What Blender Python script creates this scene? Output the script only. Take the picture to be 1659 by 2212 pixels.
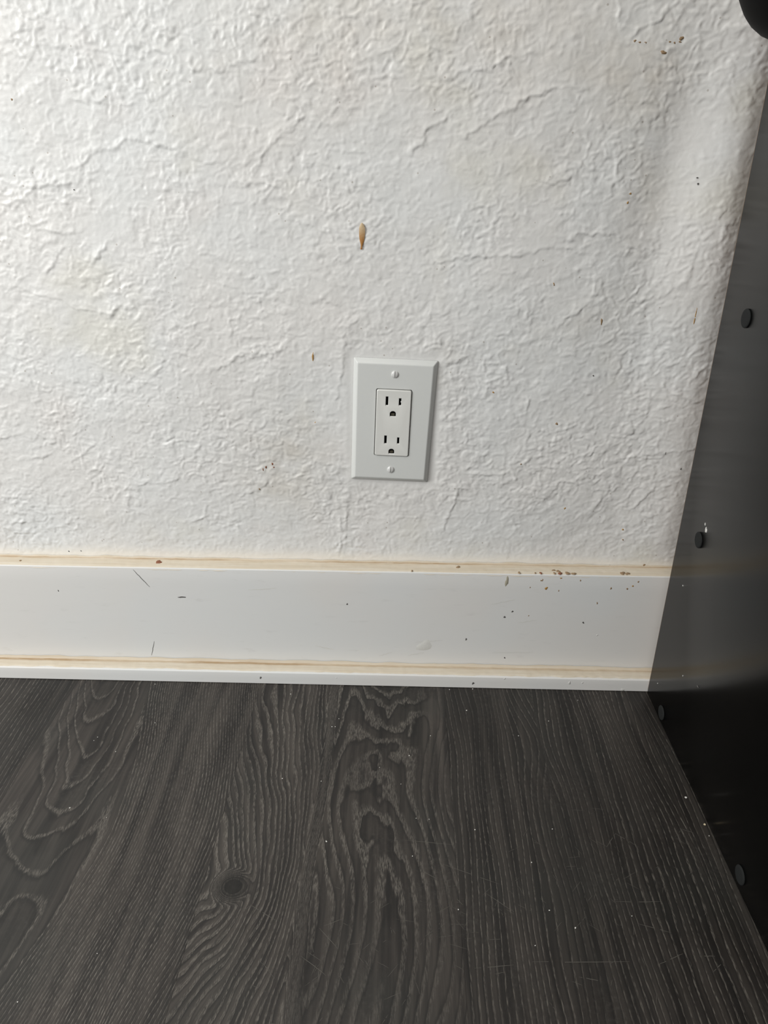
import bpy, bmesh, math, random
import numpy as np
from mathutils import Matrix, Vector

for o in list(bpy.data.objects):
    bpy.data.objects.remove(o, do_unlink=True)
SC = bpy.context.scene
COL = SC.collection

# ------------------------------------------------------------------ camera
# wall = plane y=0 (room at y<0), floor = plane z=0, metres
CAM_D, CAM_H = 0.68643, 0.51616
YAW, PITCH, ROLL, FPX = -0.02272, 0.43666, 0.00652, 1576.81
cy_, sy_, cp_, sp_ = math.cos(YAW), math.sin(YAW), math.cos(PITCH), math.sin(PITCH)
fwd = Vector((sy_ * cp_, cy_ * cp_, -sp_))
right0 = Vector((cy_, -sy_, 0))
up0 = right0.cross(fwd)
right = math.cos(ROLL) * right0 + math.sin(ROLL) * up0
up = -math.sin(ROLL) * right0 + math.cos(ROLL) * up0
cam = bpy.data.cameras.new('camera')
camo = bpy.data.objects.new('camera', cam)
COL.objects.link(camo)
m = Matrix((right, up, -fwd)).transposed().to_4x4()
m.translation = (0, -CAM_D, CAM_H)
camo.matrix_world = m
cam.sensor_fit = 'VERTICAL'
cam.sensor_height = 24.0
cam.lens = FPX / 2212 * 24.0
cam.clip_start = 0.01
SC.camera = camo

# ------------------------------------------------------------------ world, lights, exposure
wd = bpy.data.worlds.new('world')
SC.world = wd
wd.use_nodes = True
wd.node_tree.nodes['Background'].inputs[0].default_value = (1.0, 0.985, 0.955, 1)
wd.node_tree.nodes['Background'].inputs[1].default_value = 0.50


def area(name, loc, target, sx, sy, power, col):
    l = bpy.data.lights.new(name, 'AREA')
    l.shape = 'RECTANGLE'
    l.size, l.size_y, l.energy, l.color = sx, sy, power, col
    o = bpy.data.objects.new(name, l)
    COL.objects.link(o)
    o.location = loc
    o.rotation_euler = (Vector(target) - Vector(loc)).to_track_quat('-Z', 'Y').to_euler()
    return o


area('window_light', (-1.25, -0.95, 0.95), (-0.1, 0, 0.25), 0.8, 0.9, 20.0, (0.985, 0.995, 0.98))
area('ceiling_light', (-0.3, -1.2, 2.4), (0, -0.3, 0), 0.8, 0.8, 8, (1.0, 0.95, 0.87))

SC.view_settings.view_transform = 'Standard'
SC.view_settings.look = 'None'
SC.view_settings.gamma = 1
SC.view_settings.use_curve_mapping = False
SC.view_settings.exposure = 0.0

# measured layout
TB = 0.0190      # baseboard thickness
ZA = 0.1361      # baseboard top
ZC = 0.0166      # shoe moulding top
SH = 0.0363      # shoe moulding front
XC = 0.2746      # cabinet side plane
OX, OZ, OT = -0.00748, 0.29374, 0.0329   # outlet centre and tilt

RIDGES=[
 [(-273,569),(-266,567),(-260,569),(-254,567)],
 [(-331,494),(-321,502),(-313,504),(-296,504),(-290,505)],
 [(-280,518),(-262,531),(-244,533),(-237,540),(-217,538),(-198,533),(-185,529),(-171,522),(-155,524)],
 [(-122,524),(-120,532),(-109,540),(-95,548),(-85,558)],
 [(-137,505),(-117,507),(-111,504)],
 [(-191,486),(-192,495),(-189,501),(-180,499)],
 [(-331,473),(-326,469),(-312,466),(-297,464)],
 [(-276,443),(-270,451),(-263,457)],
 [(-323,430),(-314,442),(-309,448)],
 [(-202,622),(-197,618),(-192,619)],
 [(-124,630),(-115,627),(-104,625)],
 [(-223,608),(-216,606),(-212,603)],
 [(-172,590),(-161,592),(-150,589)],
 [(-349,416),(-329,410),(-320,410),(-302,400),(-288,397),(-273,394),(-261,402)],
 [(-185,342),(-167,347),(-155,358),(-135,356),(-110,365)],
 [(-384,247),(-359,252)],
 [(-328,250),(-309,264)],
 [(-215,181),(-199,190)],
 [(-410,204),(-394,209)],
 [(-423,175),(-410,166),(-390,165)],
 [(-408,176),(-385,180),(-374,175)],
 [(-271,221),(-258,225),(-239,226),(-229,229)],
 [(-164,212),(-147,218),(-136,228)],
 [(-402,272),(-388,273)],
 [(-366,277),(-351,267)],
 [(-42,392),(-53,383),(-55,344),(-61,328),(-62,317)],
 [(-76,412),(-68,407)],
 [(-159,391),(-160,376)],
 [(-54,201),(-57,149)],
 [(-61,187),(-62,149)],
 [(52,543),(67,553),(83,563),(96,570),(114,577),(133,580),(144,578)],
 [(89,563),(103,572),(114,575)],
 [(33,443),(57,449),(76,449),(98,449),(114,452),(130,457),(147,455),(159,452)],
 [(142,462),(155,467),(181,468)],
 [(181,615),(186,621),(198,626),(201,630)],
 [(2,529),(14,537),(17,548),(36,558)],
 [(121,508),(140,512)],
 [(177,526),(180,510),(187,501)],
 [(164,638),(166,624)],
 [(220,455),(197,456)],
 [(99,602),(79,599),(64,591)],
 [(5,599),(17,602)],
 [(172,431),(174,417),(168,407),(150,394),(146,389)],
 [(46,176),(52,195),(60,219),(62,228)],
 [(225,260),(255,266),(289,271)],
 [(198,199),(207,219)],
 [(239,205),(260,233)],
 [(71,240),(103,239)],
 [(47,352),(61,358)],
 [(214,243),(215,230)],
 [(123,318),(122,307)],
 [(157,225),(162,234),(182,230)],
 [(260,326),(284,317)],
 [(100,347),(99,337)],
 [(163,330),(179,323)],
]
WALLSPOTS=[
 (-36.6,464.2,5.32,21.87,"d"),
 (-83.8,357.0,1.76,11.45,"o"),
 (-83.9,291.1,1.83,3.81,"o"),
 (-286.9,500.0,1.63,1.50,"k"),
 (-326.6,568.4,2.33,2.41,"b"),
 (-138.8,240.7,1.42,3.55,"r"),
 (-135.8,243.3,1.89,2.53,"r"),
 (-129.0,246.9,1.88,4.02,"r"),
 (-127.8,243.4,1.41,2.02,"r"),
 (88.8,324.2,2.66,2.28,"o"),
 (136.4,424.5,1.66,2.42,"b"),
 (152.7,293.5,2.70,2.85,"b"),
 (182.2,341.6,1.74,1.79,"k"),
 (193.6,500.2,2.75,2.57,"o"),
 (192.7,492.9,1.58,2.59,"o"),
 (170.3,203.2,2.36,2.63,"o"),
 (232.7,180.5,1.91,2.17,"o"),
 (234.4,168.6,1.92,1.65,"b"),
 (247.4,512.8,1.55,1.09,"k"),
 (248.7,508.1,1.56,1.46,"k"),
 (265.6,399.2,1.25,15.12,"o"),
 (279.3,249.9,1.37,2.51,"k"),
 (261.4,266.4,1.36,2.46,"k"),
 (180.9,611.0,2.55,1.89,"b"),
 (185.0,610.1,3.28,1.26,"b"),
 (189.4,609.8,2.18,1.89,"b"),
 (208.6,610.5,2.91,1.26,"b"),
 (212.4,609.9,2.18,1.58,"b"),
 (217.3,613.0,3.62,3.14,"b"),
 (216.6,610.5,2.91,1.26,"b"),
 (204.7,603.3,5.12,2.55,"b"),
 (261.2,138.7,2.92,3.40,"b"),
 (121.2,251.4,1.38,1.49,"b"),
 (-355.1,142.9,2.02,1.73,"k"),
 (-341.8,143.7,2.02,1.72,"k"),
 (-144.0,219.2,1.91,2.08,"b"),
 (135.9,425.7,1.24,1.61,"o"),
 (183.4,392.1,2.53,5.90,"b"),
]
BASESPOTS=[
 (-232.1,99.6,9.55,2.35,"k"),
 (-365.4,104.8,1.52,2.37,"k"),
 (-54.1,94.7,1.99,2.92,"k"),
 (114.5,126.4,4.36,14.07,"y"),
 (156.4,118.8,3.88,3.98,"o"),
 (224.1,120.2,2.41,2.84,"b"),
 (241.1,120.0,2.89,2.28,"b"),
 (246.4,123.5,1.92,2.84,"o"),
 (251.4,128.7,1.92,2.82,"b"),
 (115.4,82.1,2.48,3.54,"k"),
 (123.3,89.3,2.96,2.34,"k"),
 (75.7,52.4,2.53,3.05,"k"),
 (200.3,76.9,2.47,2.98,"k"),
 (141.0,84.4,1.48,1.77,"b"),
 (150.2,128.2,1.93,2.25,"b"),
 (151.6,128.8,1.45,3.37,"b"),
 (169.8,116.2,1.46,2.28,"b"),
 (170.6,131.5,2.41,2.24,"o"),
 (191.1,129.1,1.92,2.25,"b"),
 (139.4,119.6,1.46,1.70,"b"),
 (212.0,101.7,1.46,3.48,"b"),
 (30.4,42.7,18.34,18.47,"s"),
 (119.5,28.8,2.04,2.50,"k"),
 (217.2,61.2,2.49,2.42,"s"),
]
LEDGESPOTS=[
 (-256.0,-7.9,7.89,7.39,"r"),
 (-404.5,-10.2,2.46,3.36,"b"),
 (63.8,-7.4,4.92,5.02,"b"),
 (235.3,-14.1,5.84,6.10,"b"),
 (240.4,-14.9,4.87,5.08,"b"),
 (163.9,-10.8,3.91,4.03,"b"),
 (168.4,-12.6,4.39,5.02,"b"),
 (177.4,-16.2,5.83,4.99,"b"),
 (183.8,-17.9,4.85,3.98,"b"),
 (169.5,-22.3,4.34,4.91,"r"),
 (163.7,-22.5,2.41,3.92,"b"),
 (14.6,-18.1,1.94,2.93,"b"),
 (126.8,-19.0,2.91,3.93,"b"),
 (149.4,-22.0,2.90,3.92,"r"),
 (143.6,-22.2,1.45,2.93,"b"),
]
SHOESPOTS=[
 (-150.0,8.1,2.50,3.85,"k"),
 (84.5,6.5,3.00,3.85,"k"),
 (189.5,9.9,4.00,4.40,"s"),
 (203.6,10.3,2.00,2.75,"s"),
 (248.5,2.0,4.50,3.85,"s"),
 (-65.9,10.2,1.50,1.65,"s"),
 (118.5,13.7,2.50,2.20,"s"),
]
CRUMBS=[
 (-114.6,-53.6,2.51),
 (-65.2,-103.1,1.90),
 (13.8,-141.8,2.26),
 (58.6,-40.0,2.04),
 (84.2,-38.4,2.55),
 (74.8,-73.8,2.45),
 (35.4,-113.4,1.87),
 (-14.6,-158.0,1.33),
 (124.3,-110.6,1.87),
 (158.6,-87.5,1.93),
 (196.1,-53.4,1.50),
 (-57.2,-244.3,2.36),
 (70.1,-228.4,2.01),
 (137.3,-225.4,1.61),
 (19.4,-217.5,1.22),
 (30.8,-218.1,1.63),
 (271.0,-228.6,1.60),
 (265.6,-186.2,3.39),
 (138.0,-316.8,2.10),
 (183.4,-305.7,1.78),
 (15.8,-256.9,1.93),
 (113.9,-259.8,1.91),
 (105.4,-331.6,1.37),
 (50.7,-304.2,1.79),
 (120.7,-302.9,1.43),
 (-61.9,-103.0,1.90),
 (-298.5,-126.1,1.85),
 (-300.4,-130.8,1.84),
 (-289.0,-215.7,2.88),
 (-267.0,-41.2,2.04),
 (-247.6,-103.5,1.90),
 (-273.3,-145.3,1.81),
 (121.0,-302.9,1.43),
 (-59.1,-91.0,1.92),
 (-68.5,-177.2,1.73),
 (-105.2,-174.9,1.73),
 (278.8,-216.5,4.06),
 (5.8,-178.2,1.29),
 (-252.7,-224.9,1.22),
 (-214.0,-347.0,1.34),
 (-255.2,-382.4,1.58),
]
SCR=[
 (41.2,-263.8,84.8,-281.0),
 (9.6,-240.9,50.8,-244.3),
 (22.8,-270.0,35.7,-278.2),
 (-110.6,-305.1,-88.9,-317.2),
 (-66.0,-344.3,-46.1,-358.2),
 (59.2,-349.8,87.7,-346.6),
 (101.4,-343.9,171.6,-341.8),
 (174.2,-293.8,210.4,-292.7),
 (186.3,-311.7,209.1,-318.4),
 (191.0,-343.6,212.3,-334.4),
 (187.9,-225.8,207.1,-241.9),
 (179.7,-242.7,191.3,-228.1),
 (249.0,-221.4,259.3,-226.0),
 (-54.8,-322.6,-39.6,-338.3),
 (49.5,-294.3,54.5,-300.2),
 (223.5,-335.8,235.2,-335.8),
 (229.1,-347.5,238.3,-340.5),
 (73.6,-289.6,93.3,-304.9),
 (-51.5,-320.6,-38.0,-314.5),
 (132.5,-353.7,148.1,-356.5),
]

rng = np.random.default_rng(7)
random.seed(7)


# ------------------------------------------------------------------ small helpers
def tag(o, label=None, cat=None, group=None, kind=None):
    if label: o['label'] = label
    if cat: o['category'] = cat
    if group: o['group'] = group
    if kind: o['kind'] = kind
    return o


def link(name, me, mat=None, parent=None):
    o = bpy.data.objects.new(name, me)
    COL.objects.link(o)
    if mat is not None and me is not None and not me.materials:
        me.materials.append(mat)
    if parent is not None:
        o.parent = parent
    return o


def empty(name, loc=(0, 0, 0)):
    o = bpy.data.objects.new(name, None)
    o.empty_display_size = 0.02
    COL.objects.link(o)
    o.location = loc
    return o


def from_bm(bm, name, smooth=False, angle=None):
    me = bpy.data.meshes.new(name)
    bmesh.ops.recalc_face_normals(bm, faces=bm.faces[:])
    bm.to_mesh(me)
    bm.free()
    if smooth:
        me.polygons.foreach_set('use_smooth', [True] * len(me.polygons))
        if angle:
            me.set_sharp_from_angle(angle=math.radians(angle))
    return me


def grid_mesh(name, P, smooth=True, flip=False):
    """P: (n, m, 3) array of points -> quad grid."""
    n, m_ = P.shape[:2]
    me = bpy.data.meshes.new(name)
    idx = np.arange(n * m_).reshape(n, m_)
    q = np.stack([idx[:-1, :-1], idx[1:, :-1], idx[1:, 1:], idx[:-1, 1:]], -1).reshape(-1, 4)
    if flip:
        q = q[:, ::-1]
    me.vertices.add(n * m_)
    me.vertices.foreach_set('co', P.reshape(-1).astype(np.float32))
    me.loops.add(q.size)
    me.loops.foreach_set('vertex_index', q.reshape(-1).astype(np.int32))
    me.polygons.add(len(q))
    me.polygons.foreach_set('loop_start', np.arange(0, q.size, 4, dtype=np.int32))
    me.polygons.foreach_set('use_smooth', np.full(len(q), smooth))
    me.update(calc_edges=True)
    return me


def attr(me, name, arr):
    a = me.attributes.new(name, 'FLOAT', 'POINT')
    a.data.foreach_set('value', np.ascontiguousarray(arr, dtype=np.float32).reshape(-1))


def box_bm(bm, x0, x1, y0, y1, z0, z1, bevel=0.0, seg=2):
    r = bmesh.ops.create_cube(bm, size=1)
    for v in r['verts']:
        v.co = Vector((x0 + (v.co.x + .5) * (x1 - x0), y0 + (v.co.y + .5) * (y1 - y0), z0 + (v.co.z + .5) * (z1 - z0)))
    if bevel:
        es = list({e for v in r['verts'] for e in v.link_edges})
        bmesh.ops.bevel(bm, geom=es, offset=bevel, segments=seg, affect='EDGES', profile=0.5)


# ------------------------------------------------------------------ numpy noise
_perm = rng.permutation(512)
_perm = np.concatenate([_perm, _perm, _perm])
_ang = rng.uniform(0, 2 * np.pi, 512)
_gx, _gy = np.cos(_ang), np.sin(_ang)


def perlin(x, y, seed=0):
    x = x + seed * 17.31
    y = y + seed * 9.77
    xi, yi = np.floor(x).astype(int), np.floor(y).astype(int)
    xf, yf = x - xi, y - yi
    u, v = xf * xf * xf * (xf * (xf * 6 - 15) + 10), yf * yf * yf * (yf * (yf * 6 - 15) + 10)

    def g(i, j, fx, fy):
        h = _perm[(_perm[i & 511] + (j & 511))] & 511
        return _gx[h] * fx + _gy[h] * fy
    a = g(xi, yi, xf, yf); b = g(xi + 1, yi, xf - 1, yf)
    c = g(xi, yi + 1, xf, yf - 1); d = g(xi + 1, yi + 1, xf - 1, yf - 1)
    return ((a + u * (b - a)) + v * ((c + u * (d - c)) - (a + u * (b - a)))) * 1.5


def fbm(x, y, oct=3, seed=0):
    s, a = 0, 1.0
    for k in range(oct):
        s = s + a * perlin(x * 2 ** k, y * 2 ** k, seed + 5 * k)
        a *= .5
    return s


def sstep(a, b, x):
    t = np.clip((x - a) / (b - a), 0, 1)
    return t * t * (3 - 2 * t)


# ------------------------------------------------------------------ node helper
class NT:
    def __init__(s, name):
        s.mat = bpy.data.materials.new(name)
        s.mat.use_nodes = True
        s.t = s.mat.node_tree
        s.b = s.t.nodes['Principled BSDF']

    def n(s, typ, **kw):
        nd = s.t.nodes.new(typ)
        for k, v in kw.items():
            setattr(nd, k, v)
        return nd

    def put(s, sock, v):
        if isinstance(v, bpy.types.NodeSocket):
            s.t.links.new(v, sock)
        elif v is not None:
            if isinstance(v, (tuple, list)) and len(v) == 3 and sock.type == 'RGBA':
                v = (*v, 1)
            sock.default_value = v

    def m(s, op, a, b=None, c=None, clamp=False):
        nd = s.n('ShaderNodeMath', operation=op, use_clamp=clamp)
        for i, v in enumerate((a, b, c)):
            if v is not None:
                s.put(nd.inputs[i], v)
        return nd.outputs[0]

    def at(s, name):
        return s.n('ShaderNodeAttribute', attribute_name=name).outputs['Fac']

    def obj(s):
        return s.n('ShaderNodeTexCoord').outputs['Object']

    def scale(s, vec, sc, loc=(0, 0, 0)):
        nd = s.n('ShaderNodeMapping')
        s.put(nd.inputs[0], vec)
        nd.inputs['Scale'].default_value = sc
        nd.inputs['Location'].default_value = loc
        return nd.outputs[0]

    def noise(s, vec, scale=1, detail=2, rough=.5, dist=0):
        nd = s.n('ShaderNodeTexNoise')
        s.put(nd.inputs['Vector'], vec)
        nd.inputs['Scale'].default_value = scale
        nd.inputs['Detail'].default_value = detail
        nd.inputs['Roughness'].default_value = rough
        nd.inputs['Distortion'].default_value = dist
        return nd.outputs['Fac']

    def rng(s, v, a, b, c=0, d=1, smooth=True):
        nd = s.n('ShaderNodeMapRange', interpolation_type='SMOOTHSTEP' if smooth else 'LINEAR')
        s.put(nd.inputs['Value'], v)
        for k, x in zip(('From Min', 'From Max', 'To Min', 'To Max'), (a, b, c, d)):
            s.put(nd.inputs[k], x)
        return nd.outputs[0]

    def mix(s, f, a, b, blend='MIX'):
        nd = s.n('ShaderNodeMix', data_type='RGBA', blend_type=blend)
        s.put(nd.inputs['Factor'], f)
        s.put(nd.inputs[6], a)
        s.put(nd.inputs[7], b)
        return nd.outputs[2]

    def bump(s, h, strength, dist):
        nd = s.n('ShaderNodeBump')
        s.put(nd.inputs['Height'], h)
        nd.inputs['Strength'].default_value = strength
        nd.inputs['Distance'].default_value = dist
        s.t.links.new(nd.outputs[0], s.b.inputs['Normal'])

    def set(s, color=None, rough=None, spec=None, metal=None, ior=None, coat=None):
        for k, v in (('Base Color', color), ('Roughness', rough), ('Specular IOR Level', spec), ('Metallic', metal), ('IOR', ior), ('Coat Weight', coat)):
            if v is not None:
                s.put(s.b.inputs[k], v)
        return s.mat


def flat_mat(name, col, rough=.5, spec=.5, var=0.06, sc=300):
    t = NT(name)
    n = t.noise(t.obj(), sc, 2)
    c0 = tuple(c * (1 - var) for c in col)
    c1 = tuple(min(1, c * (1 + var)) for c in col)
    return t.set(t.mix(n, c0, c1), rough, spec)


# ------------------------------------------------------------------ materials
def wall_material():
    t = NT('painted_plaster')
    o = t.obj()
    st, ye = t.at('stain'), t.at('cream')
    big = t.noise(o, 7, 2)
    c = t.mix(t.rng(big, .35, .65), (.780, .768, .748), (.775, .780, .772))
    pink = t.noise(t.scale(o, (1, 1, 1), (3, 1, 7)), 11, 2)
    c = t.mix(t.rng(pink, .55, .75, 0, .5), c, (.76, .725, .70))
    yel = t.noise(t.scale(o, (1, 1, 1), (9, 4, 2)), 9, 3)
    c = t.mix(t.rng(yel, .56, .74, 0, .55), c, (.745, .725, .65))
    c = t.mix(st, c, (.54, .47, .37))
    c = t.mix(ye, c, (.86, .80, .70))
    # pin-prick pits in the paint
    vo = t.n('ShaderNodeTexVoronoi')
    t.put(vo.inputs['Vector'], o)
    vo.inputs['Scale'].default_value = 110
    wn = t.n('ShaderNodeTexWhiteNoise')
    t.put(wn.inputs['Vector'], vo.outputs['Position'])
    pit = t.m('MULTIPLY', t.m('LESS_THAN', vo.outputs['Distance'], .09), t.m('GREATER_THAN', wn.outputs['Value'], .82))
    c = t.mix(t.m('MULTIPLY', pit, .5), c, (.34, .29, .24))
    fine = t.noise(o, 420, 3, .6)
    mid = t.noise(t.scale(o, (1, 1, 1.5)), 170, 2, .5, .6)
    h = t.m('ADD', t.m('MULTIPLY', fine, .25), mid)
    t.bump(h, .16, .0008)
    return t.set(c, t.rng(t.noise(o, 60, 2), .3, .7, .36, .50), .42)


def floor_material():
    t = NT('dark_oak_vinyl')
    h, lw, tone, su, bw = t.at('ring'), t.at('light'), t.at('tone'), t.at('across'), t.at('bandwidth')
    o = t.obj()
    sep = t.n('ShaderNodeSeparateXYZ')
    t.put(sep.inputs[0], o)
    comb = t.n('ShaderNodeCombineXYZ')
    t.put(comb.inputs[0], su)
    t.put(comb.inputs[1], sep.outputs[1])
    g = comb.outputs[0]                       # x: across the grain, y: along it
    dash = t.noise(t.scale(g, (1150, 130, 1)), 1, 2, .6, .3)
    hair = t.noise(t.scale(o, (1500, 190, 1)), 1, 2, .6)
    streak = t.noise(t.scale(g, (95, 5, 1)), 1, 3, .6)
    streak2 = t.noise(t.scale(g, (330, 9, 1)), 1, 2, .5)
    wob = t.noise(t.scale(o, (420, 60, 1)), 1, 2, .5)
    fr = t.m('FRACT', t.m('ADD', h, t.m('MULTIPLY', t.m('SUBTRACT', wob, .5), .30)))
    band = t.m('MULTIPLY', t.rng(fr, .0, .06), t.rng(t.m('DIVIDE', fr, bw), .55, 1.15, 1, 0))
    edge = t.m('MULTIPLY', t.rng(fr, .74, .97), t.rng(fr, .97, 1.0, 1, 0))   # dark line at the ring end
    dsh = t.m('MULTIPLY', t.rng(dash, .42, .56), t.rng(hair, .34, .54))
    body = t.m('ADD', t.m('MULTIPLY', dsh, .80), t.m('MULTIPLY', t.rng(hair, .35, .65), .26))
    lite = t.m('MULTIPLY', t.m('MULTIPLY', band, body), lw)
    base = t.mix(t.rng(streak, .30, .70), (.0142, .0119, .0108), (.0525, .0450, .0390))
    base = t.mix(t.rng(streak2, .45, .75, 0, .45), base, (.0125, .0115, .0110))
    base = t.mix(t.rng(t.noise(o, 9, 2), .45, .7, 0, .35), base, (.030, .0315, .028))
    base = t.mix(t.m('MULTIPLY', edge, .55), base, (.008, .0075, .007))
    base = t.mix(1, base, tone, 'MULTIPLY')
    c = t.mix(lite, base, (.158, .143, .124))
    # rubbed, dusty patches
    du = t.m('MULTIPLY', t.rng(t.noise(o, 14, 3), .45, .72), t.rng(t.noise(o, 260, 3, .65), .45, .75))
    c = t.mix(t.m('MULTIPLY', du, .16), c, (.15, .14, .125))
    hh = t.m('ADD', t.m('MULTIPLY', lite, -1.0), t.m('MULTIPLY', dash, .35))
    t.bump(hh, .35, .0004)
    r = t.rng(t.noise(o, 30, 3), .3, .7, .40, .52)
    return t.set(c, r, .38)


def cabinet_material():
    t = NT('black_laminate')
    o = t.obj()
    n = t.noise(o, 5, 2)
    c = t.mix(n, (.0010, .0010, .0010), (.0014, .0014, .0013))
    return t.set(c, t.rng(t.noise(o, 12, 2), .3, .7, .215, .225), .5, ior=1.24)


def board_material():
    t = NT('white_gloss_paint')
    o = t.obj()
    n = t.noise(t.scale(o, (1, 1, 1)), 6, 2)
    c = t.mix(t.rng(n, .38, .62), (.735, .742, .735), (.745, .733, .712))
    sm = t.noise(t.scale(o, (40, 40, 160)), 1, 3, .6)
    c = t.mix(t.rng(sm, .60, .85, 0, .25), c, (.50, .49, .47))
    t.bump(t.noise(t.scale(o, (25, 120, 120)), 1, 3), .12, .0008)
    return t.set(c, .42, .4)


def caulk_material():
    t = NT('yellowed_caulk')
    o = t.obj()
    a = t.at('across')
    gr = t.at('grime')
    n = t.noise(t.scale(o, (14, 300, 300)), 1, 3, .6)
    n2 = t.noise(t.scale(o, (60, 500, 500)), 1, 3, .6)
    c = t.mix(t.rng(n, .3, .7), (.70, .635, .53), (.64, .56, .44))
    c = t.mix(t.rng(n2, .60, .80, 0, .30), c, (.50, .37, .22))
    c = t.mix(t.m('MULTIPLY', gr, t.rng(n2, .25, .55, .45, 1)), c, (.36, .235, .12))
    t.bump(n2, .25, .0008)
    return t.set(c, .55, .3)


M = dict(
    wall=wall_material(), floor=floor_material(), cabinet=cabinet_material(), board=board_material(), caulk=caulk_material(),
    subfloor=flat_mat('subfloor_underlay', (.012, .011, .010), .8),
    plate=flat_mat('white_plastic_plate', (.690, .702, .685), .36, .45, .015),
    face=flat_mat('white_plastic_receptacle', (.735, .735, .705), .30, .5, .015),
    screw=flat_mat('painted_screw', (.70, .70, .69), .24, .6, .02),
    slot=flat_mat('slot_dark', (.006, .006, .006), .6, .2),
    brass=flat_mat('contact_metal', (.075, .066, .045), .4, .5),
    cap=flat_mat('grey_screw_cap', (.019, .020, .020), .8, .12),
    hardboard=flat_mat('hardboard_edge', (.26, .17, .11), .8, .2, .3, 400),
    knob=flat_mat('black_rubber', (.0015, .0015, .0016), .6, .1),
    crumb=flat_mat('white_crumb', (.72, .71, .67), .7, .3),
    chip=flat_mat('yellow_chip', (.55, .47, .32), .7, .3),
    scratch=flat_mat('scratch_grey', (.105, .098, .086), .6, .3, .3, 900),
    o=flat_mat('orange_brown_stain', (.42, .235, .07), .5, .4, .3, 900),
    b=flat_mat('brown_stain', (.30, .205, .12), .6, .3, .4, 1200),
    r=flat_mat('red_brown_stain', (.25, .10, .055), .6, .3, .4, 1200),
    k=flat_mat('grey_black_mark', (.11, .105, .10), .7, .3, .4, 1200),
    y=flat_mat('yellow_grey_drip', (.40, .37, .29), .5, .4, .3, 900),
    s=flat_mat('pale_smear', (.69, .685, .655), .5, .4, .08, 500),
)

# ------------------------------------------------------------------ wall (real relief)
def axis(lo, hi, d0, d1, step):
    mid = np.arange(d0, d1 + step / 2, step)
    left = d0 - np.cumsum(np.geomspace(step * 2, .25, 22))
    left = np.append(left[left > lo], lo)[::-1]
    rt = d1 + np.cumsum(np.geomspace(step * 2, .25, 22))
    rt = np.append(rt[rt < hi], hi)
    return np.concatenate([left, mid, rt])


ax = axis(-2.2, 2.0, -.56, .33, .0011)
az = np.concatenate([[0.0, .06, .12], np.arange(.130, .74, .0011), .74 + np.cumsum(np.geomspace(.0022, .25, 22))])
az = np.append(az[az < 2.45], 2.45)
X, Z = np.meshgrid(ax, az, indexing='ij')


def ridge_field(X, Z):
    """trowel ledges: proud above the line, sharp drop below it."""
    H = np.zeros_like(X)
    for k, L in enumerate(RIDGES):
        pts = np.array(L, float) / 1000
        x0, x1 = pts[:, 0].min() - .02, pts[:, 0].max() + .02
        z0, z1 = pts[:, 1].min() - .02, pts[:, 1].max() + .02
        i0, i1 = np.searchsorted(ax, [x0, x1])
        j0, j1 = np.searchsorted(az, [z0, z1])
        if i1 <= i0 or j1 <= j0:
            continue
        x, zz = X[i0:i1, j0:j1], Z[i0:i1, j0:j1]
        x = x + .0022 * perlin(x * 160, zz * 160, 60 + k)
        zz = zz + .0022 * perlin(x * 160, zz * 160, 90 + k)
        best = np.full(x.shape, 9.0)
        sgn = np.zeros(x.shape)
        tt = np.zeros(x.shape)
        n = len(pts) - 1
        for s in range(n):
            a, b = pts[s], pts[s + 1]
            if b[0] < a[0]:
                a, b = b, a
            d = b - a
            L2 = d @ d + 1e-12
            t = np.clip(((x - a[0]) * d[0] + (zz - a[1]) * d[1]) / L2, 0, 1)
            dx, dz = x - a[0] - t * d[0], zz - a[1] - t * d[1]
            dist = np.hypot(dx, dz)
            cr = d[0] * dz - d[1] * dx
            w = dist < best
            best = np.where(w, dist, best)
            sgn = np.where(w, np.sign(cr), sgn)
        prof = np.where(sgn > 0, np.exp(-best / .0035), np.exp(-(best / .0010) ** 2))
        H[i0:i1, j0:j1] += .00078 * prof * (.7 + .6 * (fbm(x * 90, zz * 90, 2, k) + .3))
    return H


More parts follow.
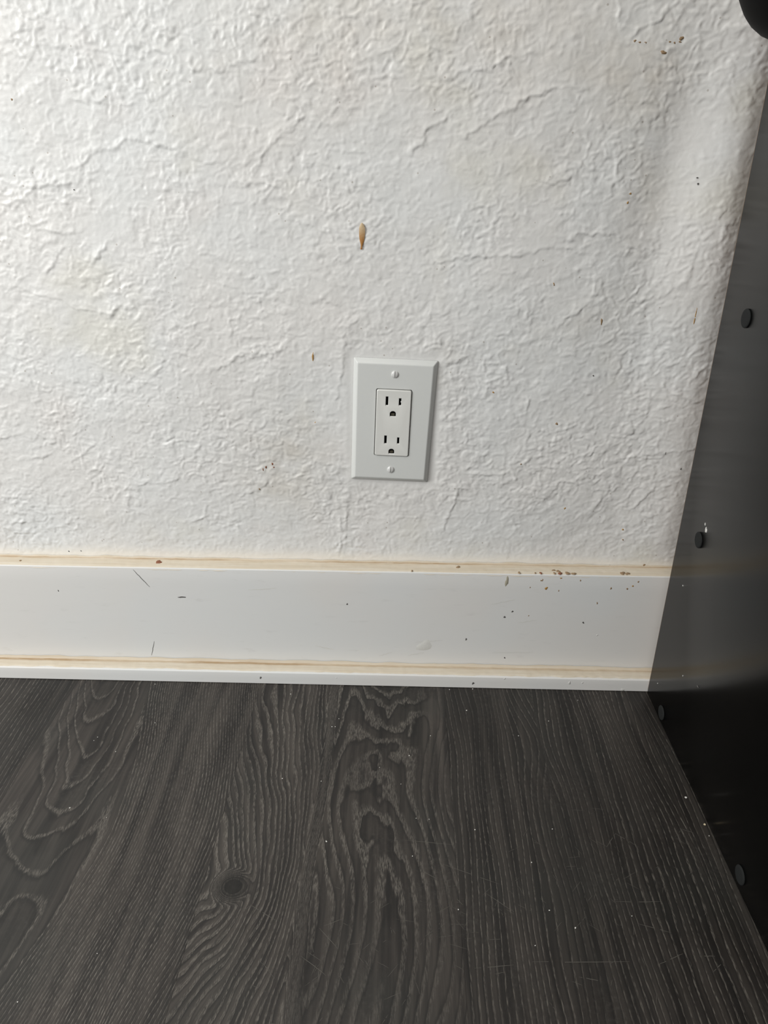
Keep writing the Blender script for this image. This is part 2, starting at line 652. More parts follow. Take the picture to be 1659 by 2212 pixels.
def wall_relief(X, Z):
    # domain-warped plaster: flat-topped dabs with ragged edges, drawn out along the trowel strokes
    wx = X + .0050 * fbm(X * 70, Z * 70, 3, 1)
    wz = Z + .0050 * fbm(X * 70, Z * 70, 3, 2)
    ang = .55 * perlin(X * 5, Z * 5, 3) + .30
    ca, sa = np.cos(ang), np.sin(ang)
    # stroke-aligned coordinates (piecewise, gentle)
    u = wx * ca + wz * sa
    v = -wx * sa + wz * ca
    n1 = fbm(wx * 75 + .3 * u * 60, wz * 125, 3, 4)
    dab = sstep(-.06, .30, n1) * (.75 + .5 * perlin(X * 40, Z * 40, 5))
    n2 = perlin(wx * 130, wz * 190, 6)
    rid = np.exp(-(np.abs(n2) / .10) ** 1.3) * sstep(-.2, .5, perlin(X * 28, Z * 28, 7))
    n3 = fbm(wx * 230, wz * 290, 2, 8)
    dents = sstep(.25, .6, perlin(wx * 95, wz * 120, 9))
    amp = .55 + .55 * sstep(-.35, .45, fbm(X * 11, Z * 11, 2, 10))
    peb = sstep(-.10, .55, perlin(X * 165 + 1.2 * perlin(X * 90, Z * 90, 13), Z * 205 + 1.2 * perlin(X * 90, Z * 90, 14), 15))
    peb2 = sstep(.05, .6, perlin(X * 310, Z * 340, 16))
    h = 1.24 * amp * (.00038 * dab + .00009 * rid + .00006 * n3 - .00020 * dents + .00036 * peb + .00006 * peb2)
    h = h + .00045 * fbm(wx * 32, wz * 38, 2, 21)
    # smooth filled patches
    for px, pz, r in ((-.245, .505, .035), (-.27, .47, .03), (.125, .455, .028), (.03, .50, .03), (.24, .545, .025), (-.30, .40, .03)):
        h *= 1 - .6 * np.exp(-(((X - px) / r) ** 2 + ((Z - pz) / (r * .7)) ** 2))
    # small blisters
    for _ in range(520):
        bx, bz, r = rng.uniform(-.46, .28), rng.uniform(.145, .66), rng.uniform(.0011, .0024)
        i0, i1 = np.searchsorted(ax, [bx - 3 * r, bx + 3 * r])
        j0, j1 = np.searchsorted(az, [bz - 3 * r, bz + 3 * r])
        d = np.hypot(X[i0:i1, j0:j1] - bx, Z[i0:i1, j0:j1] - bz) / r
        h[i0:i1, j0:j1] += rng.uniform(.00025, .0006) * np.exp(-d ** 2 * 1.2) * (1 if rng.random() < .7 else -1)
    h = h + ridge_field(X, Z)
    # fade: smooth run-out at the baseboard caulk, outside the studied area and behind the outlet plate
    f = sstep(.134, .156, Z) * .85 + .15
    f *= sstep(-.60, -.54, X) * (1 - sstep(.31, .34, X)) * (1 - sstep(.72, .75, Z))
    h = h * f
    return h


def wall_undulation(X, Z):
    # broad waves in the wall; near the cabinet it dips and then swells out towards the room
    b = .0016 * fbm(X * 6, Z * 6, 2, 12)
    c = .248 + .15 * (Z - .575)
    dip = np.exp(-(((X - (c - .008)) / .030) ** 2)) * np.exp(-((Z - .53) / .12) ** 2)
    b += -.0052 * dip
    swell = (sstep(.215, .272, X) - .9 * sstep(.274, .300, X)) * (.0036 * np.exp(-((Z - .50) / .16) ** 2) + .0030)
    b += swell
    return b * sstep(.13, .17, Z) * sstep(-.7, -.5, X) * (1 - .9 * sstep(.33, .5, X)) * (1 - sstep(.76, .95, Z))


REL = wall_relief(X, Z) + wall_undulation(X, Z)
# plate sits on a levelled spot
dpl = np.maximum(np.abs(X - OX) / .042, np.abs(Z - OZ) / .064)
REL = np.where(dpl < 1.25, REL * sstep(.93, 1.22, dpl) - .0006 * (1 - sstep(.93, 1.1, dpl)), REL)
P = np.stack([X, -REL, Z], -1)
me = grid_mesh('wall_back', P)
st = np.zeros_like(X)
for px, pz, rx, rz, a in ((-.115, .235, .045, .055, .30), (-.10, .28, .03, .05, .10), (.16, .60, .035, .03, .16), (.20, .59, .03, .03, .20), (.185, .555, .03, .05, .14),
                          (.16, .385, .045, .022, .13), (.19, .41, .03, .02, .12), (-.03, .63, .12, .06, .15), (.09, .62, .12, .06, .15), (-.04, .52, .10, .10, .06), (-.16, .60, .06, .05, .07),
                          (.045, .36, .015, .012, .10), (.125, .535, .02, .02, .12), (.205, .50, .02, .06, .12)):
    st += a * np.exp(-((X - px) / rx) ** 2 - ((Z - pz) / rz) ** 2) * (.8 + .5 * fbm(X * 40, Z * 40, 2, 31))
attr(me, 'stain', np.clip(st, 0, .6))
attr(me, 'cream', .55 * (1 - sstep(.136, .152 + .004 * perlin(X * 12, Z * 0, 33), Z)))
wall = tag(link('wall_back', me, M['wall']), 'white skip-trowelled plaster wall with stains and chips', kind='structure')

# ------------------------------------------------------------------ floor: base + planks
bm = bmesh.new()
box_bm(bm, -2.2, 2.0, -2.6, .0, -.030, -.0062)
floor = tag(link('floor', from_bm(bm, 'floor'), M['subfloor']), 'dark grey-brown wood-look plank floor', kind='structure')

PW, X0 = .203, -.354


def plank_fields(x, y, col):
    """ring coordinate, light-pore strength, band width, tone and warped across-grain coordinate for one plank column."""
    wob = .0030 * fbm(x * 14 + col * 3, y * 5, 3, 40 + col)
    xs = x + wob
    if col == 0:      # cathedral figure near its left side, fine straight grain on the right
        u = xs + .312 + .016 * np.sin((y + .1) * 13)
        d = .02 + .62 * np.clip(y + .46, 0, 1) + .014 * fbm(x * 26, y * 20, 2, 41)
        pk = np.exp(-(u / .034) ** 2)
        ring = np.sqrt((u / .0085) ** 2 + (d / .021) ** 2 * pk + .01) + 14 * np.clip(u - .05, 0, 1) / .05 + .9 * fbm(x * 38, y * 5, 2, 53) * sstep(.03, .07, u)
        side = sstep(.028, .06, np.abs(u))
        light = (.58 + .12 * side) * (1 + .5 * perlin(x * 30, y * 9, 51))
        bw = .22 + .14 * side + .14 * perlin(x * 45, y * 8, 54) * side
        tone = 1.12 + .34 * np.exp(-((xs + .350) / .014) ** 2) + .16 * perlin(x * 24, y * 4, 46) - .14 * pk
        across = xs
    elif col == 1:    # knot by the left seam, flame figure above it, cathedral right of the middle
        dx, dy = xs + .151, y + .2895
        push = .078 * np.exp(-(dx / .070) ** 2) * np.exp(-(dy / np.where(dy > 0, .150, .075)) ** 2)
        s = xs - push
        h1 = -np.where(s < -.112, (s + .112) / .0084, (s + .112) / .0048) + .8 * fbm(x * 40, y * 14, 2, 47)
        kx, ky = x + .1275, y + .2895
        kd = np.sqrt((kx / .0125) ** 2 + (ky / .0115) ** 2)
        kk = np.exp(-(kd / 1.15) ** 4)
        h1 = (h1 + 1.6 * np.exp(-(kd * .6) ** 2)) * (1 - kk) + 4.58 * kk
        u = xs + .012 + .010 * np.sin(y * 25)
        d = .21 * np.exp(np.clip(y, -1, 0) / .15) + .015 * fbm(x * 46, y * 20, 3, 42) * sstep(-.34, -.24, y)
        cat_ = 1.0
        pk = np.exp(-(u / .036) ** 2) * cat_
        h2 = np.sqrt((u / .0085) ** 2 + (d / .019) ** 2 * pk + .01) + .9 * fbm(x * 30, y * 5, 2, 48) * (1 - pk)
        w = sstep(-.074, -.062, xs)
        ring = h1 * (1 - w) + (h2 + 0.4) * w
        flame = np.exp(-(dx / .06) ** 2) * np.exp(-(dy / .2) ** 2)
        light = (.74 * (1 - w) + w * .66) * (1 + .5 * perlin(x * 30, y * 9, 52))
        light = light * (1 - .75 * sstep(.012, .032, xs) * sstep(-.25, -.15, y))
        light = light * (1 - .85 * np.exp(-(kd / 1.25) ** 4)) * (1 - .55 * sstep(-.26, -.34, y) * w)
        bw = (.42 + .10 * flame) * (1 - w) + w * (.40 + .05 * pk)
        tone = 1.05 + .12 * (1 - w) - .34 * w * sstep(-.22, -.06, y) * pk + .40 * sstep(.026, .042, xs) * sstep(-.26, -.10, y) + .14 * perlin(x * 24, y * 4, 49)
        tone = tone * (1 - .66 * np.exp(-(kd / 1.05) ** 4))
        across = xs - push * (1 - w)
    else:             # quiet straight grain with fine pale pores
        u = xs - (.155 + (col - 2) * PW) + .01 * np.sin(col * 7.1)
        bul = .010 * np.exp(-(u / .03) ** 2) * np.exp(-((y + .12) / .06) ** 2)
        ring = (xs + np.sign(u) * bul) / .0050 + 1.1 * fbm(x * 22, y * 4, 2, 43 + col)
        light = .46 + .35 * perlin(x * 26, y * 5, 44) + .25 * sstep(.03, .09, u)
        bw = .26 + .10 * perlin(x * 30, y * 7, 50)
        tone = .80 + .22 * perlin(x * 24, y * 3, 45)
        across = xs + bul
    return ring, np.clip(light, 0, 1), np.clip(bw, .08, .8), tone, across


def plank(col, fine, y0, y1):
    xa, xb = X0 + col * PW + .00004, X0 + (col + 1) * PW - .00004
    step = .0020 if fine else .012
    nx, ny = max(4, int((xb - xa) / step)), max(4, int((y1 - y0) / step))
    gx = np.linspace(xa, xb, nx)
    gy = np.linspace(y0, y1, ny)
    gx = np.concatenate([[xa, xa], [xa + .0004], gx[1:-1], [xb - .0004], [xb, xb]])
    x, y = np.meshgrid(gx, gy, indexing='ij')
    z = np.zeros_like(x)
    z[0, :] = z[-1, :] = -.006
    z[1, :] = z[-2, :] = -.00006
    me = grid_mesh('plank', np.stack([x, y, z], -1), smooth=False, flip=False)
    f = plank_fields(x, y, col if col in (0, 1) else (col if col >= 2 else 2 - col))
    for nme, a in zip(('ring', 'light', 'bandwidth', 'tone', 'across'), f):
        attr(me, nme, np.broadcast_to(a, x.shape))
    return link('plank', me, M['floor'], floor)


for c in range(-9, 12):
    if -1 <= c <= 3:
        plank(c, True, -.62, -.0005)
        plank(c, False, -1.9, -.6205)
    else:
        plank(c, False, -1.3, -.0005)
        plank(c, False, -2.59, -1.3005)

# ------------------------------------------------------------------ baseboard, shoe moulding, caulk
def extrude_profile(name, prof, xs, jit=0.0, seed=0, smooth=True):
    prof = np.array(prof, float)
    n = len(prof)
    Pp = np.zeros((len(xs), n, 3))
    Pp[:, :, 0] = xs[:, None]
    Pp[:, :, 1] = prof[None, :, 0]
    Pp[:, :, 2] = prof[None, :, 1]
    if jit:
        xx = np.repeat(xs[:, None], n, 1)
        kk = np.repeat(np.arange(n)[None], len(xs), 0) * 3.1
        Pp[:, :, 1] += jit * fbm(xx * 60, kk, 2, seed)
        Pp[:, :, 2] += jit * fbm(xx * 60, kk + 50, 2, seed + 1)
    return grid_mesh(name, Pp, smooth)


def arc(cx, cz, r, a0, a1, n):
    return [(cx + r * math.cos(math.radians(a)), cz + r * math.sin(math.radians(a))) for a in np.linspace(a0, a1, n)]


xs_b = np.concatenate([np.linspace(-2.2, -.55, 12), np.arange(-.54, .40, .01), np.linspace(.45, 2.0, 10)])
prof = [(-.0003, .0005), (-.0003, ZA - .0018)] + [(-.001, ZA - .0010)] + [(-.004, ZA - .0008), (-.010, ZA - .0012)] + arc(-TB + .0010, ZA - .0020, .0010, 90, 180, 5) + \
       [(-TB, ZA - .02), (-TB, .06), (-TB, .0010), (-.0003, .0005)]
me = extrude_profile('baseboard_back', prof, xs_b)
me.set_sharp_from_angle(angle=math.radians(40))
base = tag(link('baseboard_back', me, M['board']), 'white painted baseboard along the wall, scuffed and speckled', kind='structure')

prof = [(-TB - .0002, .0006), (-TB - .0002, ZC - .0014), (-TB - .003, ZC - .0008), (-SH + .006, ZC - .0010)] + arc(-SH + .0013, ZC - .0024, .0013, 90, 180, 5) + [(-SH, .008), (-SH, .0006), (-TB - .0002, .0006)]
me = extrude_profile('trim_1', prof, xs_b)
me.set_sharp_from_angle(angle=math.radians(40))
shoe = tag(link('trim_1', me, M['board']), 'white shoe moulding at the foot of the baseboard', kind='structure')

xs_c = np.concatenate([np.linspace(-2.2, -.55, 40), np.arange(-.548, .30, .0015), np.linspace(.302, 2.0, 40)])


def caulk_strip(name, a, b, lift, wl, parent, seed, gline, gw, over, front):
    """strip of yellowed caulk: climbs wl up the face behind, crosses the ledge a->b (y) at height lift, ragged front."""
    n = 12
    xx = xs_c[:, None] * np.ones((1, n))
    s = np.linspace(0, 1, n)[None, :] * np.ones((len(xs_c), 1))
    ragt = .0012 * fbm(xx * 30, 0 * xx, 3, seed)
    fr = over + front * fbm(xx * 45, 0 * xx, 3, seed + 3)         # how far the front spills (fraction of the ledge)
    y = np.where(s < .25, a - .0006 - .0012 * (s / .25) ** 2, a - .0018 + (b * fr + a * (1 - fr) - a + .0018) * (s - .25) / .75)
    z = np.where(s < .25, lift + (wl + ragt) * (1 - s / .25) ** 1.5 + .0007, lift + .0006 * (1 - ((s - .25) / .75) ** 6) - .0010 * 0)
    z = z + .00022 * fbm(xx * 120, s * 4, 2, seed + 5)
    # last row dives below the surface
    z[:, -1] = lift - .0012
    z = np.where((y < b + .0012) & (s > .25), z - .0014 * (1 - np.sqrt(np.clip(1 - ((b + .0012 - y) / .0014) ** 2, 0, 1))), z)
    me = grid_mesh(name, np.stack([xx, y, z], -1), True)
    g = np.exp(-((s - gline - .03 * fbm(xx * 25, 0 * xx, 2, seed + 8)) / gw) ** 2) * (.55 + .45 * sstep(-.3, .3, fbm(xx * 9, 0 * xx, 2, seed + 9)))
    attr(me, 'across', s)
    attr(me, 'grime', np.clip(g, 0, 1))
    return link(name, me, M['caulk'], parent)


tag(caulk_strip('caulk_bead', 0.0, -TB, ZA - .0006, .0022, base, 61, .20, .07, 1.0, .03), 'yellowed caulk line along the top of the baseboard')
tag(caulk_strip('caulk_bead', -TB, -SH, ZC - .0008, .0034, base, 71, .30, .11, .93, .10), 'brown-stained caulk where baseboard meets shoe moulding')

# ------------------------------------------------------------------ outlet
def rrect(w, h, r, n=5):
    pts = []
    for cx, cz, a0 in ((w / 2 - r, h / 2 - r, 0), (-w / 2 + r, h / 2 - r, 90), (-w / 2 + r, -h / 2 + r, 180), (w / 2 - r, -h / 2 + r, 270)):
        for k in range(n):
            a = math.radians(a0 + 90 * k / (n - 1))
            pts.append((cx + r * math.cos(a), cz + r * math.sin(a)))
    return pts


outlet = empty('wall_outlet', (OX, 0, OZ))
outlet.rotation_euler = (0, OT, 0)
tag(outlet, 'white duplex wall outlet with oversized cover plate and two screws', 'outlet')

mm = .001
bm = bmesh.new()
loops = [(79.4, 123.8, 1.2, -.0), (79.4, 123.8, 1.2, .8), (78.9, 123.3, 1.2, 1.4), (72.6, 117.0, .9, 4.9), (71.4, 115.8, .8, 5.35), (70.0, 114.4, .8, 5.5), (69.2, 113.6, .8, 5.5), (36.2, 69.6, 2.0, 5.5), (35.4, 68.8, 2.0, 5.5), (34.7, 68.1, 1.8, 5.2), (34.6, 68.0, 1.8, 1.0)]
rows = []
for w, h, r, d in loops:
    row = []
    for (x, z) in rrect(w, h, r):
        # the plate bows a touch: lower right corner pulled in
        k = max(0, x / 40) * max(0, -z / 62) * (1 if w > 60 else 0)
        k2 = max(0, x / 40) * max(0, z / 62) * (1 if w > 60 else 0)
        row.append(bm.verts.new(((x - 2.2 * k + .4 * k2) * mm, -d * mm, z * mm)))
    rows.append(row)
for a, b in zip(rows[:-1], rows[1:]):
    for i in range(len(a)):
        j = (i + 1) % len(a)
        bm.faces.new((a[i], a[j], b[j], b[i]))
me = from_bm(bm, 'cover_plate', True, 24)
plate = link('cover_plate', me, M['plate'], outlet)

SLOTS = [(-6.5, 22.6, 2.3, 8.4, 'blade'), (6.1, 22.2, 2.2, 6.8, 'notch'), (-6.4, -16.5, 2.3, 8.0, 'blade'), (6.1, -17.0, 2.0, 6.2, 'blade'), (-.3, 10.1, 5.6, 5.0, 'ground'), (-.1, -28.4, 5.4, 4.8, 'ground')]


def slot_outline(x, z, w, h, kind, grow=0.0, gdown=0.0):
    w2, h2 = w / 2 + grow, h / 2 + grow
    lo = -h2 - gdown
    if kind == 'ground':
        pts = [(-w2, lo), (w2, lo)]
        rz = h2 * .95
        for a in np.linspace(0, 180, 10):
            pts.append((w2 * math.cos(math.radians(a)), h2 - rz + rz * math.sin(math.radians(a))))
    elif kind == 'notch':
        pts = [(-w2, lo), (w2 * .9, lo), (w2, -h2 * .35), (w2 * .45, -h2 * .1), (w2 * .45, h2 * .12), (w2, h2 * .25), (w2, h2), (-w2, h2)]
    else:
        pts = [(-w2, lo), (w2, lo), (w2, h2), (-w2, h2)]
    return [(x + a, z + b) for a, b in pts]


bm = bmesh.new()


def ring_verts(pts, d):
    return [bm.verts.new((x * mm, -d * mm, z * mm)) for x, z in pts]


def bridge(a, b):
    for i in range(len(a)):
        j = (i + 1) % len(a)
        bm.faces.new((a[i], a[j], b[j], b[i]))


fr_loops = [ring_verts(rrect(w, h, r), d) for w, h, r, d in ((33.3, 66.7, 1.6, 1.5), (33.3, 66.7, 1.6, 6.1), (32.9, 66.3, 1.5, 6.7), (31.9, 65.3, 1.2, 7.05))]
for a, b in zip(fr_loops[:-1], fr_loops[1:]):
    bridge(a, b)
edges = []


def loop_edges(vs):
    out = []
    for i in range(len(vs)):
        j = (i + 1) % len(vs)
        e = bm.edges.get((vs[i], vs[j])) or bm.edges.new((vs[i], vs[j]))
        out.append(e)
    return out


edges += loop_edges(fr_loops[-1])
for s in SLOTS:
    o1 = ring_verts(slot_outline(*s, grow=.30, gdown=.75), 7.05)
    o2 = ring_verts(slot_outline(*s), 6.45)
    o3 = ring_verts(slot_outline(*s), 4.5)
    bridge(o1, o2)
    bridge(o2, o3)
    edges += loop_edges(o1)
bmesh.ops.triangle_fill(bm, use_beauty=True, use_dissolve=False, edges=edges)
me = from_bm(bm, 'receptacle_face', True, 30)
face = link('receptacle_face', me, M['face'], outlet)

for s in SLOTS:
    bm = bmesh.new()
    pts = slot_outline(*s, grow=-.02)
    cx = sum(a for a, _ in pts) / len(pts); cz = sum(b for _, b in pts) / len(pts)
    a = [bm.verts.new(((x) * mm, -6.05 * mm, z * mm)) for x, z in pts]
    b = [bm.verts.new(((x) * mm, -3.2 * mm, z * mm)) for x, z in pts]
    bridge(a, b)
    bm.faces.new(b[::-1])
    so = link('ground_hole' if s[4] == 'ground' else 'blade_slot', from_bm(bm, 'slot'), M['slot'], face)
    if s[4] == 'ground':
        bm = bmesh.new()
        box_bm(bm, (s[0] - s[2] * .36) * mm, (s[0] + s[2] * .30) * mm, -5.5 * mm, -3.4 * mm, (s[1] - s[3] * .44) * mm, (s[1] + s[3] * .02) * mm, .0002)
        link('contact', from_bm(bm, 'contact'), M['brass'], face)


def screw_mesh():
    bm = bmesh.new()
    R, Hh, sw = 3.6, 1.7, .50
    for sgn in (-1, 1):
        rows = []
        for k in range(6):
            t = k / 5
            rr = R * math.cos(t * math.pi / 2 * .86)
            d = Hh * math.sin(t * math.pi / 2 * .86)
            rr = max(rr, sw + .25)
            a_lim = math.acos(min(.999, sw / rr))
            row = [bm.verts.new((sgn * rr * math.cos(a) * mm, -d * mm, rr * math.sin(a) * mm)) for a in np.linspace(-a_lim, a_lim, 13)]
            rows.append(row)
        for a, b in zip(rows[:-1], rows[1:]):
            for i in range(12):
                bm.faces.new((a[i], a[i + 1], b[i + 1], b[i]))
        bm.faces.new(rows[-1])
        # slot wall
        e = [r[0] for r in rows] + [r[-1] for r in rows[::-1]]
        bm.faces.new(e)
    c = bmesh.ops.create_cone(bm, cap_ends=True, segments=24, radius1=R * mm, radius2=R * .98 * mm, depth=.2 * mm)
    for v in c['verts']:
        v.co = Vector((v.co.x, -v.co.z - .1 * mm, v.co.y))
    return from_bm(bm, 'screw', True, 35)


sm = screw_mesh()
for v, ang in ((48.4, .02), (-48.4, .04)):
    o = link('screw', sm, M['screw'], outlet)
    o.location = (0, -5.45 * mm, v * mm)
    o.rotation_euler = (0, ang, 0)

# ------------------------------------------------------------------ cabinet
cab = empty('cabinet', (XC, -SH - .0004, 0))
tag(cab, 'black laminate cabinet standing on the floor at the right', 'cabinet')
CW, CD, CH, TH = .60, .395, .86, .016
yb = -.0022          # behind this: hardboard back


def cpart(name, x0, x1, y0, y1, z0, z1, mat, bev=.0006, parent=cab):
    bm = bmesh.new()
    box_bm(bm, x0, x1, y0, y1, z0, z1, bev)
    return link(name, from_bm(bm, name, True, 40), M[mat], parent)


side = cpart('side_panel', 0, TH, -CD, yb, .0003, CH, 'cabinet')
cpart('side_panel', CW - TH, CW, -CD, yb, .0003, CH, 'cabinet')
cpart('top_panel', TH + .0002, CW - TH - .0002, -CD, yb, CH - TH, CH, 'cabinet')
cpart('bottom_panel', TH + .0002, CW - TH - .0002, -CD + .01, yb, .05, .05 + TH, 'cabinet')
cpart('shelf', TH + .0002, CW - TH - .0002, -CD + .02, yb, .42, .42 + TH, 'cabinet')
cpart('plinth', TH + .0002, CW - TH - .0002, -CD + .02, -CD + .035, .0003, .0498, 'cabinet')
cpart('back_panel', .0008, CW - .0008, yb + .0001, -.0003, .004, CH - .002, 'hardboard', .0002)
for i in range(2):
    d = cpart('door', .002 + i * CW / 2, CW / 2 - .002 + i * CW / 2, -CD - .0175, -CD - .0005, .055, CH - .002, 'cabinet', .001)
    hx = CW / 2 + (.04 if i else -.04)
    cpart('handle', hx - .005, hx + .005, -CD - .035, -CD - .0172, .50, .62, 'cap', .002, d)


def cap_mesh():
    bm = bmesh.new()
    rows = []
    for r, h in ((7.6, 0), (7.6, .45), (7.3, .85), (6.6, 1.1), (5.0, 1.15), (2.5, 1.15)):
        rows.append([bm.verts.new((-h * mm, r * math.cos(a) * mm, r * math.sin(a) * mm)) for a in np.linspace(0, 2 * math.pi, 28, endpoint=False)])
    for a, b in zip(rows[:-1], rows[1:]):
        for i in range(28):
            j = (i + 1) % 28
            bm.faces.new((a[i], a[j], b[j], b[i]))
    bm.faces.new(rows[-1])
    return from_bm(bm, 'screw_cap', True, 40)


cm = cap_mesh()
for y, z in ((-.0860, .4115), (-.0850, .2122), (-.0835, .0110), (-.2775, .0135)):
    o = link('screw_cap', cm, M['cap'], side)
    o['label'] = 'dark grey round screw cap'
    o.location = (-.0001, y + SH + .0004, z)

# ------------------------------------------------------------------ rounded black knob at the top right
knob = empty('dome_knob', (XC, -.100, .652))
tag(knob, 'black rounded knob on the cabinet side, cut off by the top right corner', 'knob')


def lathe_x(name, prof, mat, parent, seg=40):
    bm = bmesh.new()
    rows = [[bm.verts.new((-h, r * math.cos(a), r * math.sin(a))) for a in np.linspace(0, 2 * math.pi, seg, endpoint=False)] for r, h in prof]
    for a, b in zip(rows[:-1], rows[1:]):
        for i in range(seg):
            j = (i + 1) % seg
            bm.faces.new((a[i], a[j], b[j], b[i]))
    bm.faces.new(rows[-1])
    bm.faces.new(rows[0][::-1])
    return link(name, from_bm(bm, name, True, 50), M[mat], parent)


lathe_x('mounting_base', [(.030, .0002), (.030, .010), (.028, .012)], 'knob', knob)
lathe_x('dome', [(.040, .0122), (.052, .014), (.055, .018)] + [(.055 * math.cos(a), .018 + .038 * math.sin(a)) for a in np.linspace(.15, 1.45, 9)], 'knob', knob)

# ------------------------------------------------------------------ stains and chips
def surf_y(x, z):
    i = min(max(np.searchsorted(ax, x), 0), len(ax) - 1)
    j = min(max(np.searchsorted(az, z), 0), len(az) - 1)
    return -float(np.max(REL[max(i - 2, 0):i + 3, max(j - 2, 0):j + 3]))


def blob(w, h, th, seed, n=12):
    """thin ragged dab in the xz plane, facing -y."""
    r = random.Random(seed)
    bm = bmesh.new()
    ph = [r.uniform(0, 6.28) for _ in range(3)]
    out, mid = [], []
    for k in range(n):
        a = 2 * math.pi * k / n
        q = 1 + .22 * math.sin(2 * a + ph[0]) + .16 * math.sin(3 * a + ph[1]) + .08 * math.sin(5 * a + ph[2])
        out.append(bm.verts.new((w / 2 * q * math.cos(a), .0004, h / 2 * q * math.sin(a))))
        mid.append(bm.verts.new((w / 2 * q * .75 * math.cos(a), -th * .7, h / 2 * q * .75 * math.sin(a))))
    c = bm.verts.new((0, -th, 0))
    for k in range(n):
        j = (k + 1) % n
        bm.faces.new((out[k], out[j], mid[j], mid[k]))
        bm.faces.new((mid[k], mid[j], c))
    return from_bm(bm, 'stain', True)


for k, (x, z, w, h, c) in enumerate(WALLSPOTS):
    if c == 'd':
        continue
    o = link('stain_spot', blob(w * mm, h * mm, .00018, k), M[c], wall)
    o.location = (x * mm, surf_y(x * mm, z * mm) + .0002, z * mm)

# the long tear-shaped drip over the outlet: scraped pale top, orange tail
x, z, w, h, _ = WALLSPOTS[0]
bm = bmesh.new()
dp = [(0, .50, .15), (0, .44, .55), (.02, .32, .92), (.02, .18, 1.0), (.0, .02, .95), (-.02, -.12, .80), (-.02, -.24, .55), (-.05, -.34, .34), (-.08, -.42, .22), (-.12, -.46, .36), (-.14, -.49, .34), (-.14, -.51, .12)]
rows = []
for cxn, t, ww in dp:
    rows.append([bm.verts.new(((cxn * w + s * ww * w * .5) * mm, (-.00035 * (1 - s * s) - .0001), t * h * mm)) for s in np.linspace(-1, 1, 7)])
for a, b in zip(rows[:-1], rows[1:]):
    for i in range(6):
        bm.faces.new((a[i], a[i + 1], b[i + 1], b[i]))
t = NT('tear_drip')
sep = t.n('ShaderNodeSeparateXYZ')
t.put(sep.inputs[0], t.obj())
n = t.noise(t.obj(), 900, 3, .6)
g = t.rng(t.m('ADD', sep.outputs[2], t.m('MULTIPLY', t.m('SUBTRACT', n, .5), .008)), -.006, .011)
drip_mat = t.set(t.mix(g, (.40, .185, .05), (.62, .48, .30)), .45, .4)
o = tag(link('drip_stain', from_bm(bm, 'drip_stain', True), drip_mat, wall), 'orange-brown tear-shaped drip')
ys = min(surf_y(x * mm, (z + d) * mm) for d in (-10, -5, 0, 5, 10))
o.location = (x * mm, ys - .0001, z * mm)

for k, (x, z, w, h, c) in enumerate(BASESPOTS):
    o = link('stain_spot', blob(w * mm, h * mm, .00012, 100 + k), M[c], base)
    o.location = (x * mm, -TB - .00005, z * mm)
for k, (x, z, w, h, c) in enumerate(SHOESPOTS):
    o = link('stain_spot', blob(w * mm, h * mm, .00015, 200 + k), M[c], shoe)
    o.location = (x * mm, -SH - .00005, z * mm)
for k, (x, y, w, h, c) in enumerate(LEDGESPOTS):
    o = link('stain_spot', blob(w * mm, min(h, 11) * mm, .0003, 300 + k), M[c], base)
    o.rotation_euler = (-math.pi / 2, 0, 0)
    o.location = (x * mm, max(min(y * mm, -.004), -TB + .002), ZA + .0002)


def strip(name, p0, p1, w, mat, parent, nrm, lift):
    """hairline between two points lying on a plane with normal nrm."""
    p0, p1, nrm = Vector(p0), Vector(p1), Vector(nrm)
    s = (p1 - p0).cross(nrm).normalized() * w / 2
    bm = bmesh.new()
    N = 8
    a, b = [], []
    for k in range(N + 1):
        t = k / N
        q = p0.lerp(p1, t) + s * random.uniform(-.9, .9) + nrm * lift
        ww = math.sin(math.pi * min(max(t, .06), .94)) ** .5
        a.append(bm.verts.new(q + s * ww)); b.append(bm.verts.new(q - s * ww))
    for k in range(N):
        bm.faces.new((a[k], a[k + 1], b[k + 1], b[k]))
    return link(name, from_bm(bm, name), M[mat], parent)


strip('hairline_crack', (-.2806, -TB, .1325), (-.2656, -TB, .1116), .0007, 'k', base, (0, -1, 0), .00015)
strip('hairline_crack', (-.2696, -TB, .0417), (-.2749, -TB, .0225), .0006, 'k', base, (0, -1, 0), .00015)
for x0, z0, x1, z1 in ((-.02, .028, -.005, .033), (.02, .047, .05, .050), (.105, .035, .15, .037), (.13, .075, .15, .079), (-.16, .11, -.13, .113), (-.09, .04, -.07, .035), (.10, .098, .125, .104), (.03, .034, .012, .029)):
    strip('scuff', (x0, -TB, z0), (x1, -TB, z1), .0011, 's', base, (0, -1, 0), .0001)

# floor scratches: one mesh, too fine to pick apart
bm = bmesh.new()


def scratch(p0, p1, w):
    p0, p1 = Vector((*p0, .00009)), Vector((*p1, .00009))
    s = (p1 - p0).cross(Vector((0, 0, 1))).normalized() * w / 2
    n = 6
    pr = None
    for k in range(n + 1):
        t = k / n
        q = p0.lerp(p1, t) + s * random.uniform(-.8, .8)
        ww = .35 + .65 * math.sin(math.pi * t)
        cur = (bm.verts.new(q + s * ww), bm.verts.new(q - s * ww))
        if pr and random.random() < .85:
            bm.faces.new((pr[0], cur[0], cur[1], pr[1]))
        pr = cur


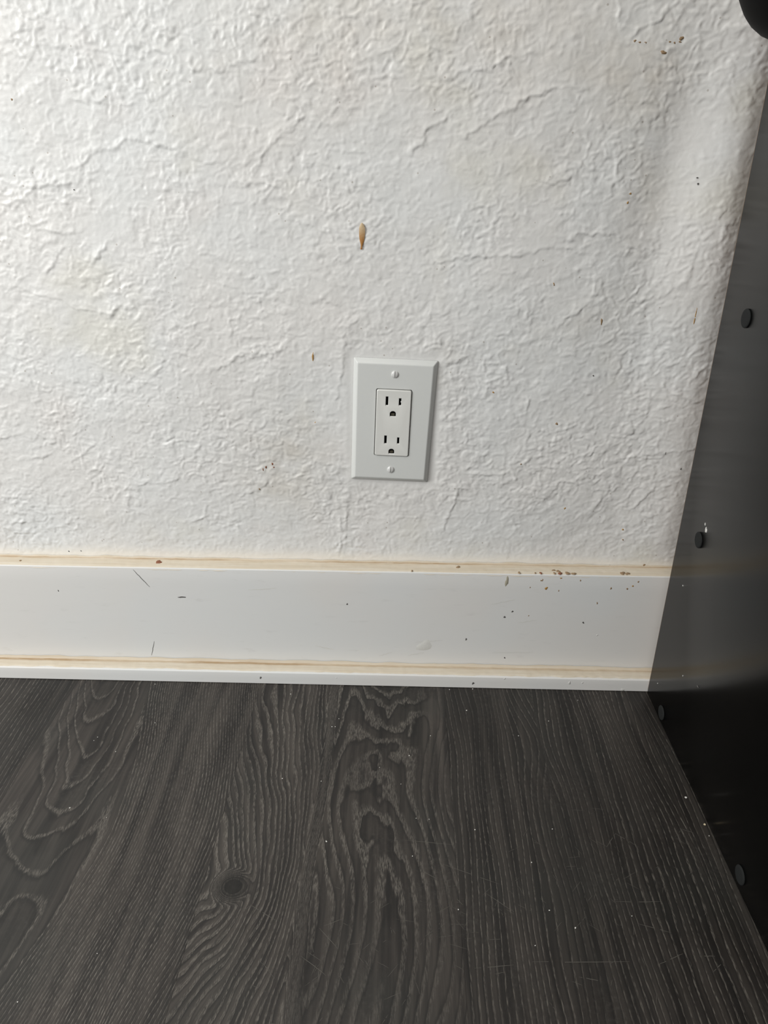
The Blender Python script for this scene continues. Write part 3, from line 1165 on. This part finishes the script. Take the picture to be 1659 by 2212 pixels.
for x0, y0, x1, y1 in SCR:
    scratch((x0 * mm, y0 * mm), (x1 * mm, y1 * mm), .00042)
for _ in range(150):
    cxs, cys = random.choice(((.12, -.27), (.16, -.32), (.05, -.30), (-.05, -.33), (.19, -.24), (.0, -.36)))
    cxs += random.gauss(0, .03); cys += random.gauss(0, .03)
    a = random.uniform(0, 3.14); L = random.uniform(.003, .014)
    if cxs < .26:
        scratch((cxs, cys), (cxs + L * math.cos(a), cys + L * math.sin(a)), .00026)
tag(link('scratches', from_bm(bm, 'scratches'), M['scratch'], floor), 'fine pale scratches across the planks', kind='stuff')

# ------------------------------------------------------------------ crumbs on the floor and flecks on the cabinet
def crumb_mesh(seed):
    r = random.Random(seed)
    bm = bmesh.new()
    bmesh.ops.create_icosphere(bm, subdivisions=1, radius=.5)
    for v in bm.verts:
        v.co *= r.uniform(.75, 1.2)
    zmin = min(v.co.z for v in bm.verts)
    for v in bm.verts:
        v.co.z -= zmin
    return from_bm(bm, 'crumb')


cms = [crumb_mesh(i) for i in range(4)]
SPECIAL = {0: 'white crumb just below the shoe moulding, above the knotty plank', 2: 'white crumb in the dark figured grain, below the outlet', 5: 'white crumb at the seam right of the figured plank, near the shoe moulding',
           11: 'white crumb right of the knot in the wood', 12: 'white crumb in mid-floor, above the long slanting scratch', 17: 'white flake close to the foot of the black cabinet',
           18: 'white crumb in the right foreground, left of the lower screw cap', 28: 'bright white crumb among the curved grain at far left', 40: 'white crumb in the bottom left corner'}
for k, (x, y, w) in enumerate(CRUMBS):
    me = cms[k % 4]
    big = None
    if abs(x) > 1000:
        continue
    if w > 3.6 and y < -150 and x > 240:
        me = crumb_mesh(50); big = ('chip', 'yellowish chip on the floor against the black cabinet', 'chip')
    o = link('wood_chip' if big else 'crumb', me, M['chip' if big else 'crumb'])
    s = max(w * .62, .7) * mm
    o.scale = (s * random.uniform(.7, 1.3), s * random.uniform(.7, 1.3), s * .45)
    o.rotation_euler = (0, 0, random.uniform(0, 3))
    o.location = (x * mm, y * mm, .00002)
    o.location.x = min(o.location.x, XC - .003)
    own = SPECIAL.get(k)
    if big:
        tag(o, big[1], big[2])
    elif own:
        tag(o, own, 'crumb', 'white crumbs scattered on the floor')
    else:
        tag(o, 'pinprick white speck lying loose on the dark floor', 'speck', 'white specks scattered on the floor')

for k, (y, z, w, h, c) in enumerate(((-.0946, .2272, 4.0, 7.0, 's'), (-.0905, .231, 2.0, 3.0, 's'), (-.1113, .0794, 1.4, 1.6, 's'), (-.0716, .156, 1.6, 1.8, 's'), (-.1437, .0924, 4.0, 2.0, 'k'), (-.060, .030, 1.2, 1.8, 's'))):
    o = link('paint_fleck', blob(w * mm, h * mm, .00015, 400 + k), M[c], side)
    o.rotation_euler = (0, 0, -math.pi / 2)
    o.location = (-.00005, y + SH + .0004, z)
